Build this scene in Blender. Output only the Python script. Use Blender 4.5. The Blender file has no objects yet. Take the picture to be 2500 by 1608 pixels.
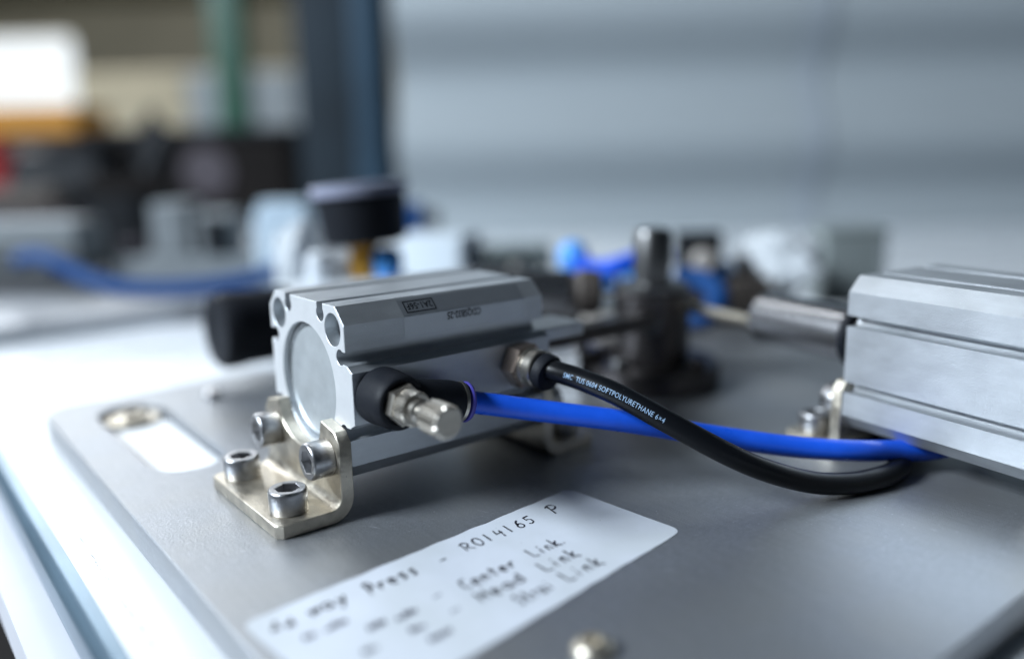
import bpy, bmesh, math, random
from mathutils import Vector, Matrix, noise
from mathutils.geometry import tessellate_polygon
random.seed(7)
SC = bpy.context.scene
COL = SC.collection
S = 0.001                     # everything below is written in millimetres
PI = math.pi

# ---------------------------------------------------------------- camera
R0 = Vector((0.61937702, 0.78482359, -0.02059239))      # right
R1 = Vector((0.14991965, -0.14398064, -0.97815831))     # down
R2 = Vector((-0.77064662, 0.60276157, -0.20683877))     # forward
CAM = Vector((213.55, -95.54, 93.62))
FPX = 2082.72 / 2394.0 * (2394.0 / 2500.0)              # focal length in picture widths
cam = bpy.data.cameras.new('camera'); cam_o = bpy.data.objects.new('camera', cam); COL.objects.link(cam_o)
m = Matrix((R0, -R1, -R2)).transposed().to_4x4(); m.translation = CAM * S
cam_o.matrix_world = m
cam.sensor_width = 36.0; cam.lens = 36.0 * FPX
cam.clip_start = 0.005; cam.clip_end = 60
cam.dof.use_dof = True; cam.dof.focus_distance = 0.221; cam.dof.aperture_fstop = 2.7
SC.camera = cam_o

# ---------------------------------------------------------------- world, lamps, exposure
w = bpy.data.worlds.new('World'); SC.world = w; w.use_nodes = True
bg = w.node_tree.nodes['Background']; bg.inputs[0].default_value = (0.50, 0.72, 1.0, 1); bg.inputs[1].default_value = 0.03

def area(name, loc, target, sx, sy, power, col):
    l = bpy.data.lights.new(name, 'AREA'); l.shape = 'RECTANGLE'; l.size = sx; l.size_y = sy; l.energy = power; l.color = col
    o = bpy.data.objects.new(name, l); COL.objects.link(o); o.location = loc
    o.rotation_euler = (Vector(target) - Vector(loc)).to_track_quat('-Z', 'Y').to_euler()
    return o
area('window_light', (-0.55, -1.55, 1.15), (0.0, 0.08, 0.02), 0.7, 0.5, 84, (0.80, 0.90, 1.0))
area('side_window_light', (-2.3, 0.05, 0.98), (-0.1, 0.02, 0.0), 1.5, 0.9, 24, (0.9, 0.95, 1.0))
area('wall_glow_fill', (-0.55, 0.15, 0.78), (-0.55, 0.65, 0.12), 0.5, 0.12, 1.1, (0.93, 0.97, 1.0))  # added fill for the glow on the wall; no such lamp stands there

SC.view_settings.view_transform = 'Standard'; SC.view_settings.look = 'None'
SC.view_settings.exposure = -0.13; SC.view_settings.gamma = 1.0; SC.view_settings.use_curve_mapping = False
SC.render.engine = 'CYCLES'; SC.cycles.use_denoising = True
SC.cycles.max_bounces = 8; SC.cycles.transmission_bounces = 8; SC.cycles.caustics_reflective = False; SC.cycles.caustics_refractive = False

# ---------------------------------------------------------------- materials
MATS = {}
def mat(name, col, metal=0.0, rough=0.5, grain=0.0, gscale=2500, var=0.0, vscale=120, spec=0.5, emit=None, trans=0.0, ior=1.45,
        rvar=0.0, stretch=(1, 1, 1), speck=None, coat=0.0, alpha=1.0, tint=None, lines=None):
    """procedural principled material: base colour with soft blotches, roughness blotches and a fine bump grain"""
    mt = bpy.data.materials.new(name); mt.use_nodes = True
    nt = mt.node_tree; b = nt.nodes['Principled BSDF']; N = nt.nodes; L = nt.links
    b.inputs['Metallic'].default_value = metal; b.inputs['Roughness'].default_value = rough
    b.inputs['Specular IOR Level'].default_value = spec; b.inputs['IOR'].default_value = ior
    b.inputs['Transmission Weight'].default_value = trans; b.inputs['Coat Weight'].default_value = coat
    b.inputs['Alpha'].default_value = alpha
    c4 = (*col, 1)
    b.inputs['Base Color'].default_value = c4
    tc = N.new('ShaderNodeTexCoord'); mp = N.new('ShaderNodeMapping'); mp.inputs['Scale'].default_value = stretch
    L.new(tc.outputs['Object'], mp.inputs['Vector'])
    last = None
    if var > 0 or rvar > 0:
        n = N.new('ShaderNodeTexNoise'); n.inputs['Scale'].default_value = vscale; n.inputs['Detail'].default_value = 6; n.inputs['Roughness'].default_value = 0.6
        L.new(mp.outputs[0], n.inputs['Vector'])
        if var > 0:
            r = N.new('ShaderNodeMapRange'); r.inputs['From Min'].default_value = 0.3; r.inputs['From Max'].default_value = 0.7
            r.inputs['To Min'].default_value = 1 - var; r.inputs['To Max'].default_value = 1 + var * 0.6
            L.new(n.outputs['Fac'], r.inputs['Value'])
            mx = N.new('ShaderNodeMix'); mx.data_type = 'RGBA'; mx.blend_type = 'MULTIPLY'; mx.inputs[0].default_value = 1
            mx.inputs[6].default_value = c4; L.new(r.outputs[0], mx.inputs[7]); last = mx.outputs[2]
        if rvar > 0:
            r2 = N.new('ShaderNodeMapRange'); r2.inputs['From Min'].default_value = 0.3; r2.inputs['From Max'].default_value = 0.7
            r2.inputs['To Min'].default_value = max(0.03, rough - rvar); r2.inputs['To Max'].default_value = rough + rvar
            L.new(n.outputs['Fac'], r2.inputs['Value']); L.new(r2.outputs[0], b.inputs['Roughness'])
    if tint:                                    # broad patches of a second colour
        n = N.new('ShaderNodeTexNoise'); n.inputs['Scale'].default_value = tint[1]; n.inputs['Detail'].default_value = 4
        L.new(tc.outputs['Object'], n.inputs['Vector'])
        r = N.new('ShaderNodeMapRange'); r.inputs['From Min'].default_value = 0.42; r.inputs['From Max'].default_value = 0.66
        L.new(n.outputs['Fac'], r.inputs['Value'])
        mx = N.new('ShaderNodeMix'); mx.data_type = 'RGBA'; L.new(r.outputs[0], mx.inputs[0])
        if last: L.new(last, mx.inputs[6])
        else: mx.inputs[6].default_value = c4
        mx.inputs[7].default_value = (*tint[0], 1); last = mx.outputs[2]
    if lines:                                   # rolling, brushing or extrusion lines along one axis: (strength, stretch, scale)
        mp2 = N.new('ShaderNodeMapping'); mp2.inputs['Scale'].default_value = lines[1]; L.new(tc.outputs['Object'], mp2.inputs['Vector'])
        n = N.new('ShaderNodeTexNoise'); n.inputs['Scale'].default_value = lines[2]; n.inputs['Detail'].default_value = 4; L.new(mp2.outputs[0], n.inputs['Vector'])
        r = N.new('ShaderNodeMapRange'); r.inputs['From Min'].default_value = 0.3; r.inputs['From Max'].default_value = 0.7
        r.inputs['To Min'].default_value = 1 - lines[0]; r.inputs['To Max'].default_value = 1 + lines[0]
        L.new(n.outputs['Fac'], r.inputs['Value'])
        mx = N.new('ShaderNodeMix'); mx.data_type = 'RGBA'; mx.blend_type = 'MULTIPLY'; mx.inputs[0].default_value = 1
        if last: L.new(last, mx.inputs[6])
        else: mx.inputs[6].default_value = c4
        L.new(r.outputs[0], mx.inputs[7]); last = mx.outputs[2]
    if speck:                                   # small dirt or dust specks: (colour, scale, threshold)
        sc_, sscale, th = speck
        n = N.new('ShaderNodeTexNoise'); n.inputs['Scale'].default_value = sscale; n.inputs['Detail'].default_value = 3
        L.new(tc.outputs['Object'], n.inputs['Vector'])
        r = N.new('ShaderNodeMapRange'); r.inputs['From Min'].default_value = th; r.inputs['From Max'].default_value = th + 0.06
        L.new(n.outputs['Fac'], r.inputs['Value'])
        mx = N.new('ShaderNodeMix'); mx.data_type = 'RGBA'; L.new(r.outputs[0], mx.inputs[0])
        if last: L.new(last, mx.inputs[6])
        else: mx.inputs[6].default_value = c4
        mx.inputs[7].default_value = (*sc_, 1); last = mx.outputs[2]
    if last: L.new(last, b.inputs['Base Color'])
    if grain > 0:
        n = N.new('ShaderNodeTexNoise'); n.inputs['Scale'].default_value = gscale; n.inputs['Detail'].default_value = 3
        L.new(mp.outputs[0], n.inputs['Vector'])
        bp = N.new('ShaderNodeBump'); bp.inputs['Strength'].default_value = grain; bp.inputs['Distance'].default_value = 0.0002
        L.new(n.outputs['Fac'], bp.inputs['Height']); L.new(bp.outputs[0], b.inputs['Normal'])
    if emit:
        b.inputs['Emission Color'].default_value = (*emit[0], 1); b.inputs['Emission Strength'].default_value = emit[1]
    MATS[name] = mt
    return mt
mat('anodised', (0.60, 0.63, 0.66), 0.72, 0.44, grain=0.4, gscale=4500, var=0.12, vscale=110, stretch=(1, 0.5, 1), rvar=0.06, lines=(0.018, (1, .03, 1), 1100), speck=((0.72, 0.76, 0.80), 1400, 0.70))
mat('machined', (0.90, 0.92, 0.94), 0.5, 0.45, grain=0.15, gscale=3000, var=0.05, vscale=150)
mat('cover', (0.62, 0.66, 0.68), 0.55, 0.45, grain=0.12, gscale=2500, var=0.12, vscale=140, speck=((0.25, 0.27, 0.28), 420, 0.74))
mat('plate', (0.42, 0.44, 0.47), 0.74, 0.39, grain=0.8, gscale=3000, var=0.14, vscale=900, rvar=0.03, speck=((0.78, 0.80, 0.84), 1500, 0.675), tint=((0.42, 0.43, 0.44), 30), stretch=(1, .45, 1), lines=(0.06, (.05, 1, 1), 1500))  # tint patches: faint warm reflections put into the base colour
mat('plate_back', (0.40, 0.42, 0.45), 0.8, 0.4, var=0.15, vscale=30)
mat('nickel', (0.64, 0.585, 0.49), 0.92, 0.38, grain=0.40, gscale=1400, var=0.22, vscale=260, rvar=0.10, speck=((0.28, 0.24, 0.18), 1200, 0.71))
mat('steel', (0.46, 0.46, 0.47), 1.0, 0.36, grain=0.2, gscale=1800, var=0.18, vscale=400, rvar=0.08)
mat('bright_steel', (0.50, 0.49, 0.50), 1.0, 0.27, grain=0.1, gscale=1500, var=0.08, vscale=200)
mat('barrel_steel', (0.56, 0.56, 0.58), 1.0, 0.27, grain=0.1, gscale=1500, var=0.08, vscale=200)
mat('nickel_fitting', (0.50, 0.47, 0.42), 1.0, 0.36, grain=0.2, gscale=2000, var=0.12, vscale=500)
mat('brown_nickel', (0.42, 0.34, 0.29), 0.9, 0.32, grain=0.15, gscale=2000, var=0.12, vscale=300)
mat('dark_steel', (0.085, 0.078, 0.078), 0.85, 0.36, grain=0.2, gscale=900, var=0.3, vscale=120)
mat('mid_steel', (0.19, 0.19, 0.19), 0.95, 0.33, var=0.15, vscale=120)
mat('black_plastic', (0.009, 0.011, 0.016), 0.0, 0.6, spec=0.28, grain=0.3, gscale=2200, rvar=0.1, vscale=300, speck=((0.06, 0.065, 0.07), 1500, 0.715))
mat('black_tube', (0.005, 0.006, 0.008), 0.0, 0.36, spec=0.28, grain=0.15, gscale=2500, speck=((0.05, 0.055, 0.06), 1600, 0.72))
mat('blue_tube', (0.014, 0.12, 0.85), 0.0, 0.33, grain=0.12, gscale=1100, var=0.10, vscale=120, rvar=0.1, speck=((0.08, 0.2, 0.7), 900, 0.73))
mat('blue_plastic', (0.10, 0.42, 1.0), 0.0, 0.35, var=0.05)
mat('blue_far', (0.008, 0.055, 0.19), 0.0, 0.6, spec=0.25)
mat('violet_plastic', (0.085, 0.075, 0.42), 0.0, 0.4, grain=0.1)
mat('paper', (0.74, 0.78, 0.85), 0.0, 0.55, grain=0.15, gscale=1500, var=0.05, vscale=70, speck=((0.40, 0.42, 0.44), 950, 0.70), tint=((0.66, 0.70, 0.74), 38))
mat('scratch_metal', (0.80, 0.83, 0.88), 0.6, 0.5)
mat('ink', (0.02, 0.018, 0.028), 0.0, 0.5, var=0.5, vscale=900)
mat('ink_grey', (0.10, 0.10, 0.14), 0.0, 0.5, var=0.4, vscale=700)
mat('print_black', (0.012, 0.014, 0.018), 0.0, 0.5)
mat('print_blue', (0.28, 0.42, 0.60), 0.0, 0.5)
mat('sticker', (0.50, 0.53, 0.57), 0.75, 0.36, grain=0.15, gscale=3000, var=0.06, vscale=120)
mat('white_board', (0.82, 0.85, 0.88), 0.0, 0.28, var=0.03, vscale=14, rvar=0.06)
mat('scratch', (0.35, 0.36, 0.37), 0.0, 0.5, var=0.5, vscale=600)
mat('edge_blue', (0.17, 0.25, 0.32), 0.5, 0.30, var=0.25, vscale=60, stretch=(0.25, 1, 1))
mat('skirt', (0.74, 0.75, 0.80), 0.0, 0.4, var=0.05, vscale=20)
mat('wall_sheet', (0.36, 0.40, 0.425), 0.0, 0.6, var=0.04, vscale=2, spec=0.3)
mat('joint_strip', (0.35, 0.39, 0.43), 0.0, 0.5, spec=0.3)
mat('column', (0.012, 0.022, 0.032), 0.0, 0.6, spec=0.3, var=0.35, vscale=9)
mat('column_light', (0.018, 0.05, 0.085), 0.0, 0.5, var=0.3, vscale=8)
mat('beige', (0.50, 0.43, 0.30), 0.0, 0.7, var=0.12, vscale=3)
mat('olive', (0.16, 0.14, 0.08), 0.0, 0.7, var=0.12, vscale=3)
mat('green_paint', (0.008, 0.085, 0.048), 0.0, 0.4, var=0.15, vscale=6)
mat('dark_brown', (0.008, 0.006, 0.0055), 0.0, 0.7, spec=0.2, var=0.3, vscale=8)
mat('orange', (0.55, 0.24, 0.015), 0.0, 0.5, var=0.1, vscale=6)
mat('red', (0.30, 0.02, 0.02), 0.0, 0.5)
mat('pale_grey', (0.26, 0.285, 0.30), 0.1, 0.5, var=0.12, vscale=25)
mat('pale_blue', (0.56, 0.68, 0.78), 0.0, 0.4, var=0.06, vscale=20)
mat('white_plastic', (0.78, 0.82, 0.86), 0.0, 0.35, var=0.04, vscale=40)
mat('pale_white', (0.58, 0.64, 0.69), 0.0, 0.45, var=0.05, vscale=40)
mat('housing_grey', (0.25, 0.285, 0.285), 0.0, 0.6, var=0.12, vscale=40)
mat('grey_green', (0.20, 0.235, 0.235), 0.2, 0.5, var=0.15, vscale=40)
mat('charcoal', (0.011, 0.013, 0.016), 0.0, 0.6, spec=0.25, var=0.2, vscale=60)
mat('lilac', (0.06, 0.05, 0.06), 0.0, 0.6, var=0.2, vscale=20)
mat('brass', (0.62, 0.33, 0.06), 0.85, 0.35, var=0.12, vscale=120)
mat('brown_block', (0.10, 0.085, 0.075), 0.3, 0.5, var=0.3, vscale=60)
mat('clear_plastic', (0.88, 0.93, 0.97), 0.0, 0.18, trans=0.45, ior=1.3)
mat('gauge_glass', (0.9, 0.95, 1.0), 0.0, 0.05, trans=0.9, ior=1.3)
mat('bezel', (0.36, 0.38, 0.50), 0.2, 0.4)
mat('beige_knob', (0.52, 0.48, 0.44), 0.0, 0.45)
mat('floor', (0.05, 0.045, 0.045), 0.0, 0.7, var=0.2, vscale=5)
mat('window_light', (0.9, 0.95, 1.0), 0.0, 0.5, emit=((0.93, 0.98, 1.0), 1.05))

# ---------------------------------------------------------------- mesh helpers (all take mm, give metres)
def link_mesh(name, me, parent=None, loc=None):
    o = bpy.data.objects.new(name, me); COL.objects.link(o)
    if parent: o.parent = parent
    if loc: o.location = Vector(loc) * S
    return o
def tag(o, label, cat=None, group=None, kind=None):
    if label: o['label'] = label
    if cat: o['category'] = cat
    if group: o['group'] = group
    if kind: o['kind'] = kind
    return o
def empty(name, loc, rz=0.0):
    o = bpy.data.objects.new(name, None); COL.objects.link(o); o.empty_display_size = 0.01
    o.location = Vector(loc) * S; o.rotation_euler = (0, 0, rz)
    return o
def finish(bm, mats, name, parent=None, angle=35, M=None, matfn=None):
    """bmesh in mm -> one mesh object in metres"""
    if M is not None: bmesh.ops.transform(bm, matrix=M, verts=bm.verts)
    bmesh.ops.recalc_face_normals(bm, faces=bm.faces)
    if matfn:
        bm.normal_update()
        for f in bm.faces: f.material_index = matfn(f)
    bmesh.ops.scale(bm, vec=(S, S, S), verts=bm.verts)
    me = bpy.data.meshes.new(name); bm.to_mesh(me); bm.free()
    for k in ([mats] if isinstance(mats, str) else mats): me.materials.append(MATS[k])
    me.shade_smooth(); me.set_sharp_from_angle(angle=math.radians(angle))
    return link_mesh(name, me, parent)
def area2(l): return sum(l[i][0] * l[(i + 1) % len(l)][1] - l[(i + 1) % len(l)][0] * l[i][1] for i in range(len(l))) / 2
def inset(l, d):
    out = []; n = len(l)
    for i in range(n):
        a, b, c = Vector(l[i - 1]), Vector(l[i]), Vector(l[(i + 1) % n])
        e1 = (b - a); e2 = (c - b)
        if e1.length < 1e-9 or e2.length < 1e-9: out.append(tuple(b)); continue
        e1.normalize(); e2.normalize()
        n1 = Vector((-e1.y, e1.x)); n2 = Vector((-e2.y, e2.x)); k = n1 + n2
        if k.length < 1e-6: out.append(tuple(b + n1 * d)); continue
        k.normalize(); s = d / max(0.4, k.dot(n1)); out.append(tuple(b + k * s))
    return out
def ext(bm, loops, z0, z1, bev=0.0):
    """extrude a 2D outline (first loop) with holes (the others) from z0 to z1, caps closed, small chamfer on the rims"""
    L = []
    for i, l in enumerate(loops):
        l = [tuple(p) for p in l]
        if (area2(l) > 0) != (i == 0): l = l[::-1]
        L.append(l)
    def cap(z, flip):
        ls = [inset(l, bev) if bev else l for l in L]
        vs = [[bm.verts.new((x, y, z)) for x, y in l] for l in ls]
        flat = [v for l in vs for v in l]
        for t in tessellate_polygon([[Vector((x, y, 0)) for x, y in l] for l in ls]):
            if len(set(t)) < 3: continue
            try: bm.faces.new([flat[k] for k in (t[::-1] if flip else t)])
            except ValueError: pass
        return vs
    a = cap(z0, True); b = cap(z1, False)
    if bev:
        a2 = [[bm.verts.new((x, y, z0 + bev)) for x, y in l] for l in L]; b2 = [[bm.verts.new((x, y, z1 - bev)) for x, y in l] for l in L]
        seq = [a, a2, b2, b]
    else: seq = [a, b]
    for p, q in zip(seq[:-1], seq[1:]):
        for lp, lq in zip(p, q):
            n = len(lp)
            for i in range(n):
                try: bm.faces.new((lp[i], lp[(i + 1) % n], lq[(i + 1) % n], lq[i]))
                except ValueError: pass
def circ(cx, cy, r, n=40): return [(cx + r * math.cos(2 * PI * i / n), cy + r * math.sin(2 * PI * i / n)) for i in range(n)]
def rrect(x0, y0, x1, y1, r, n=6):
    out = []
    for cx, cy, a0 in ((x1 - r, y1 - r, 0), (x0 + r, y1 - r, 90), (x0 + r, y0 + r, 180), (x1 - r, y0 + r, 270)):
        for k in range(n + 1):
            a = math.radians(a0 + 90 * k / n); out.append((cx + r * math.cos(a), cy + r * math.sin(a)))
    return out
def rings(bm, rs, close0=True, close1=True):
    """loft closed rings of equal length; cap the ends"""
    vr = [[bm.verts.new(p) for p in r] for r in rs]
    n = len(vr[0])
    for a, b in zip(vr[:-1], vr[1:]):
        for i in range(n): bm.faces.new((a[i], a[(i + 1) % n], b[(i + 1) % n], b[i]))
    if close0: bm.faces.new(vr[0][::-1])
    if close1: bm.faces.new(vr[-1])
def lathe(bm, prof, n=40, wob=None):
    """profile of (radius, height) about +Z"""
    rs = []
    for r, z in prof:
        rs.append([(r * (1 + (wob(i, r, z) if wob else 0)) * math.cos(2 * PI * i / n), r * (1 + (wob(i, r, z) if wob else 0)) * math.sin(2 * PI * i / n), z) for i in range(n)])
    rings(bm, rs)
def hexpt(i, n, af):
    a = 2 * PI * i / n; s = PI / 3
    k = (a % s) - s / 2
    r = af / 2 / math.cos(k); return (r * math.cos(a), r * math.sin(a))
def cap_screw(bm, r=5.0, h=6.0, af=5.0, M=None, n=48):
    """socket head with knurled rim and a hex pocket, base at z=0"""
    b2 = bmesh.new()
    c = lambda rr, z: [(rr * math.cos(2 * PI * i / n), rr * math.sin(2 * PI * i / n), z) for i in range(n)]
    hx = lambda a, z: [(*hexpt(i, n, a), z) for i in range(n)]
    rings(b2, [c(r * .97, 0), c(r, .25), c(r, h - .75), c(r * .965, h - .25), c(r * .9, h), hx(af * 1.12, h), hx(af * 1.05, h - .25), hx(af, h - min(5.0, h - .4)), [(x * .2, y * .2, z - .1) for x, y, z in hx(af, h - min(5.0, h - .4))]])
    if M is not None: bmesh.ops.transform(b2, matrix=M, verts=b2.verts)
    me = bpy.data.meshes.new('t'); b2.to_mesh(me); b2.free(); bm.from_mesh(me); bpy.data.meshes.remove(me)
def box(bm, x0, x1, y0, y1, z0, z1, bev=0.0, M=None, r=None):
    b2 = bmesh.new()
    ext(b2, [rrect(x0, y0, x1, y1, r if r else max(bev, 0.01), 4 if (r or bev) else 1)], z0, z1, bev)
    if M is not None: bmesh.ops.transform(b2, matrix=M, verts=b2.verts)
    me = bpy.data.meshes.new('t'); b2.to_mesh(me); b2.free(); bm.from_mesh(me); bpy.data.meshes.remove(me)
def axis_m(loc, d, roll=0.0):
    """matrix that puts local +Z along d at loc"""
    q = Vector(d).to_track_quat('Z', 'Y'); return Matrix.Translation(Vector(loc)) @ q.to_matrix().to_4x4() @ Matrix.Rotation(roll, 4, 'Z')
def lathe_obj(name, prof, mats, parent, loc, d, n=40, roll=0.0, wob=None, angle=35):
    bm = bmesh.new(); lathe(bm, prof, n, wob); return finish(bm, mats, name, parent, angle, axis_m(loc, d, roll))
def catmull(pts, k=14):
    P = [Vector(p) for p in pts]; P = [P[0] * 2 - P[1]] + P + [P[-1] * 2 - P[-2]]; out = []
    for i in range(1, len(P) - 2):
        for j in range(k):
            t = j / k; a, b, c, d = P[i - 1:i + 3]
            out.append(0.5 * ((2 * b) + (c - a) * t + (2 * a - 5 * b + 4 * c - d) * t * t + (3 * b - a - 3 * c + d) * t ** 3))
    out.append(P[-2]); return out
def tube(bm, path, r, n=24):
    rs = []; up = Vector((0.13, 0.2, 1)).normalized()
    for i, p in enumerate(path):
        t = (path[min(i + 1, len(path) - 1)] - path[max(i - 1, 0)]).normalized()
        u = (up - t * up.dot(t)).normalized(); v = t.cross(u)
        rs.append([tuple(p + (u * math.cos(2 * PI * k / n) + v * math.sin(2 * PI * k / n)) * r) for k in range(n)])
    rings(bm, rs)
def text_bm(s, size, xs=1.0, bold=0.0, align='LEFT', gap=1.0):
    cu = bpy.data.curves.new('t', 'FONT'); cu.body = s; cu.size = size; cu.align_x = align; cu.offset = bold; cu.space_character = gap; cu.resolution_u = 3
    o = bpy.data.objects.new('t', cu); COL.objects.link(o)
    bpy.context.view_layer.update()
    me = bpy.data.meshes.new_from_object(o.evaluated_get(bpy.context.evaluated_depsgraph_get()))
    bm = bmesh.new(); bm.from_mesh(me)
    for v in bm.verts: v.co.x *= xs
    bpy.data.objects.remove(o); bpy.data.curves.remove(cu); bpy.data.meshes.remove(me)
    return bm
def at(ox, oy, depth):
    """a point at a given depth in front of the lens, for placing far things"""
    k = 2500 / 2394
    return CAM + depth * (R2 + R0 * ((ox * k - 1250) / 2082.72) + R1 * ((oy * k - 804) / 2082.72))

# ================================================================ the setting
ZB = -9.0                                   # bench surface; the plate top is z = 0
bm = bmesh.new(); box(bm, -2600, 700, -60.5, 1500, ZB - 16, ZB, 0.0)
bench = tag(finish(bm, 'white_board', 'bench_top'), 'white laminate bench top under the aluminium plate', kind='structure')
# rounded bluish edge strip of the bench
prof = [(-60.45, ZB - 15.9), (-60.45, ZB + .05)] + [(-61.5 - 4.2 * math.sin(a), ZB - 4.2 + 4.2 * math.cos(a)) for a in [PI * k / 16 for k in range(0, 9)]] + [(-65.7, ZB - 9), (-64.5, ZB - 15.9)]
bm = bmesh.new(); ext(bm, [[(y, z) for y, z in prof]], -2600, 700)
finish(bm, 'edge_blue', 'edge_strip', bench, M=Matrix(((0, 0, 1, 0), (1, 0, 0, 0), (0, 1, 0, 0), (0, 0, 0, 1))))
bm = bmesh.new(); box(bm, -2600, 700, -74.5, 1500, ZB - 30, ZB - 16.2, 0.0)
finish(bm, 'skirt', 'lower_shelf', bench)
# scratch line where the strip meets the board
bm = bmesh.new()
for k in range(60):
    x = -90 + k * 3.1 + random.uniform(-1, 1)
    l = random.uniform(.6, 3.0); wdt = random.uniform(.05, .22); yy = -55.6 + random.uniform(-.25, .2)
    v = [bm.verts.new((x, yy, ZB + .1)), bm.verts.new((x + l, yy + random.uniform(-.15, .15), ZB + .1)), bm.verts.new((x + l * .9, yy + wdt, ZB + .1)), bm.verts.new((x, yy + wdt, ZB + .1))]
    bm.faces.new(v)
finish(bm, 'scratch', 'scratch_marks', bench)['kind'] = 'stuff'
bm = bmesh.new(); box(bm, -5000, 3000, -3000, 5000, -860, -850, 0.0)
tag(finish(bm, 'floor', 'floor'), None, kind='structure')

# wall: a sheet with waves added, shaped to give soft light and dark bands
def wall_sheet(name, o, dirx, width, z0, z1, m_):
    bm = bmesh.new(); n = 90; rows = []
    nrm = Vector((dirx.y, -dirx.x, 0))
    for i in range(n + 1):
        z = z0 + (z1 - z0) * i / n
        d = 19 * math.sin(2 * PI * (z - z0) / 146.0 + PI)
        p = o + nrm * d
        rows.append([bm.verts.new((*(p + dirx * t)[:2], z)) for t in (0, width)])
    for a, b in zip(rows[:-1], rows[1:]): bm.faces.new((a[0], a[1], b[1], b[0]))
    back = [bm.verts.new((*(o - nrm * 60 + dirx * t)[:2], z)) for t, z in ((0, z0), (width, z0), (width, z1), (0, z1))]
    bm.faces.new(back[::-1])
    return finish(bm, m_, name)
p0 = at(935, 400, 1000); dx = (R0 - Vector((0, 0, R0.z))).normalized()
wl = wall_sheet('wall', Vector((p0.x, p0.y, 0)), dx, 480, ZB, 520, 'wall_sheet'); tag(wl, None, kind='structure')
p1 = at(1888, 400, 1000)
wl2 = wall_sheet('wall', Vector((p1.x, p1.y, 0)) + dx * 1.0, dx, 700, ZB, 520, 'wall_sheet'); tag(wl2, None, kind='structure')

js = wall_sheet('joint_strip', Vector((p1.x, p1.y, 0)) - dx * 14 + Vector((dx.y, -dx.x, 0)) * 3, dx, 28, ZB, 520, 'joint_strip'); js.parent = wl

# ================================================================ aluminium mounting plate
plate = empty('mounting_plate', (0, 0, 0)); tag(plate, 'large satin aluminium plate under the cylinders, with an obround slot', 'metal plate')
out = rrect(-145, -45, 150.5, 345, 13, 10)
slot = []
for cx, a0 in ((-116, 90), (-53, -90)):
    for k in range(13):
        a = math.radians(a0 + 180 * k / 12); slot.append((cx + 11.6 * math.cos(a), -19.2 + 11.6 * math.sin(a)))
bm = bmesh.new(); ext(bm, [out, slot], ZB + .05, 0, 0.3)
finish(bm, 'plate', 'plate', plate)
bm = bmesh.new(); ext(bm, [rrect(-127.3, -30.5, -41.7, -7.9, 11.2, 8)], ZB + .1, -3.5, .4); finish(bm, 'white_board', 'slot_brightener', plate)  # added white block, raised so the slot floor stays bright instead of shaded
def washer_screw(name, x, y, r, h, washer, parent, m_='nickel'):
    bm = bmesh.new()
    if washer: lathe(bm, [(washer, 0), (washer, 1.3), (washer - .3, 1.6), (r * .9, 1.6)], 40)
    cap_screw(bm, r, h, r, Matrix.Translation((0, 0, 1.5 if washer else 0)))
    return finish(bm, m_, name, parent, M=Matrix.Translation((x, y, .02)))
bm = bmesh.new(); lathe(bm, [(9.5, 0), (9.5, 1.2), (9.1, 1.5), (5, 1.5)], 40); cap_screw(bm, 6.0, 1.6, 5.0, Matrix.Translation((0, 0, 1.4))); finish(bm, 'nickel', 'slot_screw', plate, M=Matrix.Translation((-116, -19.2, -3.4)))
def dome_screw(x, y, r, h):
    return lathe_obj('button_screw', [(r, 0), (r, h * .25), (r * .93, h * .55), (r * .7, h * .85), (r * .42, h), (r * .38, h * .95), (r * .36, h * .45)], 'nickel', plate, (x, y, .02), (0, 0, 1))
dome_screw(107.2, 5.6, 4.2, 2.6)
lathe_obj('dowel_pin', [(3.4, 0), (3.4, 2.2), (3.0, 2.8)], 'bright_steel', plate, (-116, 11, .02), (0, 0, 1))
lathe_obj('dowel_pin', [(3.0, 0), (3.0, 2.0), (2.6, 2.6)], 'bright_steel', plate, (-52, 128, .02), (0, 0, 1))

# fine scratches and rub marks on the plate
bm = bmesh.new()
for k in range(46):
    x, y = random.uniform(20, 145), random.uniform(-40, 110)
    if k < 14: x, y = random.uniform(-90, 60), random.uniform(-42, -26)
    a = random.gauss(.5, .5); l = random.uniform(1.0, 6.5); wd_ = random.uniform(.03, .085); d = Vector((math.cos(a), math.sin(a), 0)); n_ = Vector((-d.y, d.x, 0))
    p = Vector((x, y, .012)); c1 = p + d * l * .5 + n_ * random.uniform(-.25, .25)
    v = [bm.verts.new(q_) for q_ in (p, c1 - n_ * wd_, p + d * l, c1 + n_ * wd_)]; bm.faces.new(v)
finish(bm, 'scratch_metal', 'scratch_marks', plate)['kind'] = 'stuff'

# ================================================================ compact air cylinders
HC = 32.54          # axis height over the plate
def cyl_profile(port):
    """outline in (x, z) about the axis: square body with chamfered corners and two switch grooves per side"""
    H, Cc = 23.0, 18.6
    def groove(t0):
        g = [(t0 - 1.65, H), (t0 - 1.65, H - 1.4)]
        for k in range(15):
            a = math.radians(140 + (400 - 140) * k / 14); g.append((t0 + 2.1 * math.cos(a), H - 2.9 + 2.1 * math.sin(a)))
        return g + [(t0 + 1.65, H - 1.4), (t0 + 1.65, H)]
    pts = []
    for s in range(4):                       # right, top, left, bottom; t runs so the loop is counter-clockwise
        side = [(-Cc, H)] + groove(-10)
        if s == 0 and port: side += [(-8.25, H + .7), (-7.9, H + 1.0), (-6.8, H + 3.0), (6.8, H + 3.0), (7.9, H + 1.0), (8.25, H + .7)]
        side += groove(10) + [(Cc, H)]
        for t, d in side:
            p = {0: (d, t), 1: (-t, d), 2: (-d, -t), 3: (t, -d)}[s]
            pts.append(p)
    return pts
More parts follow.
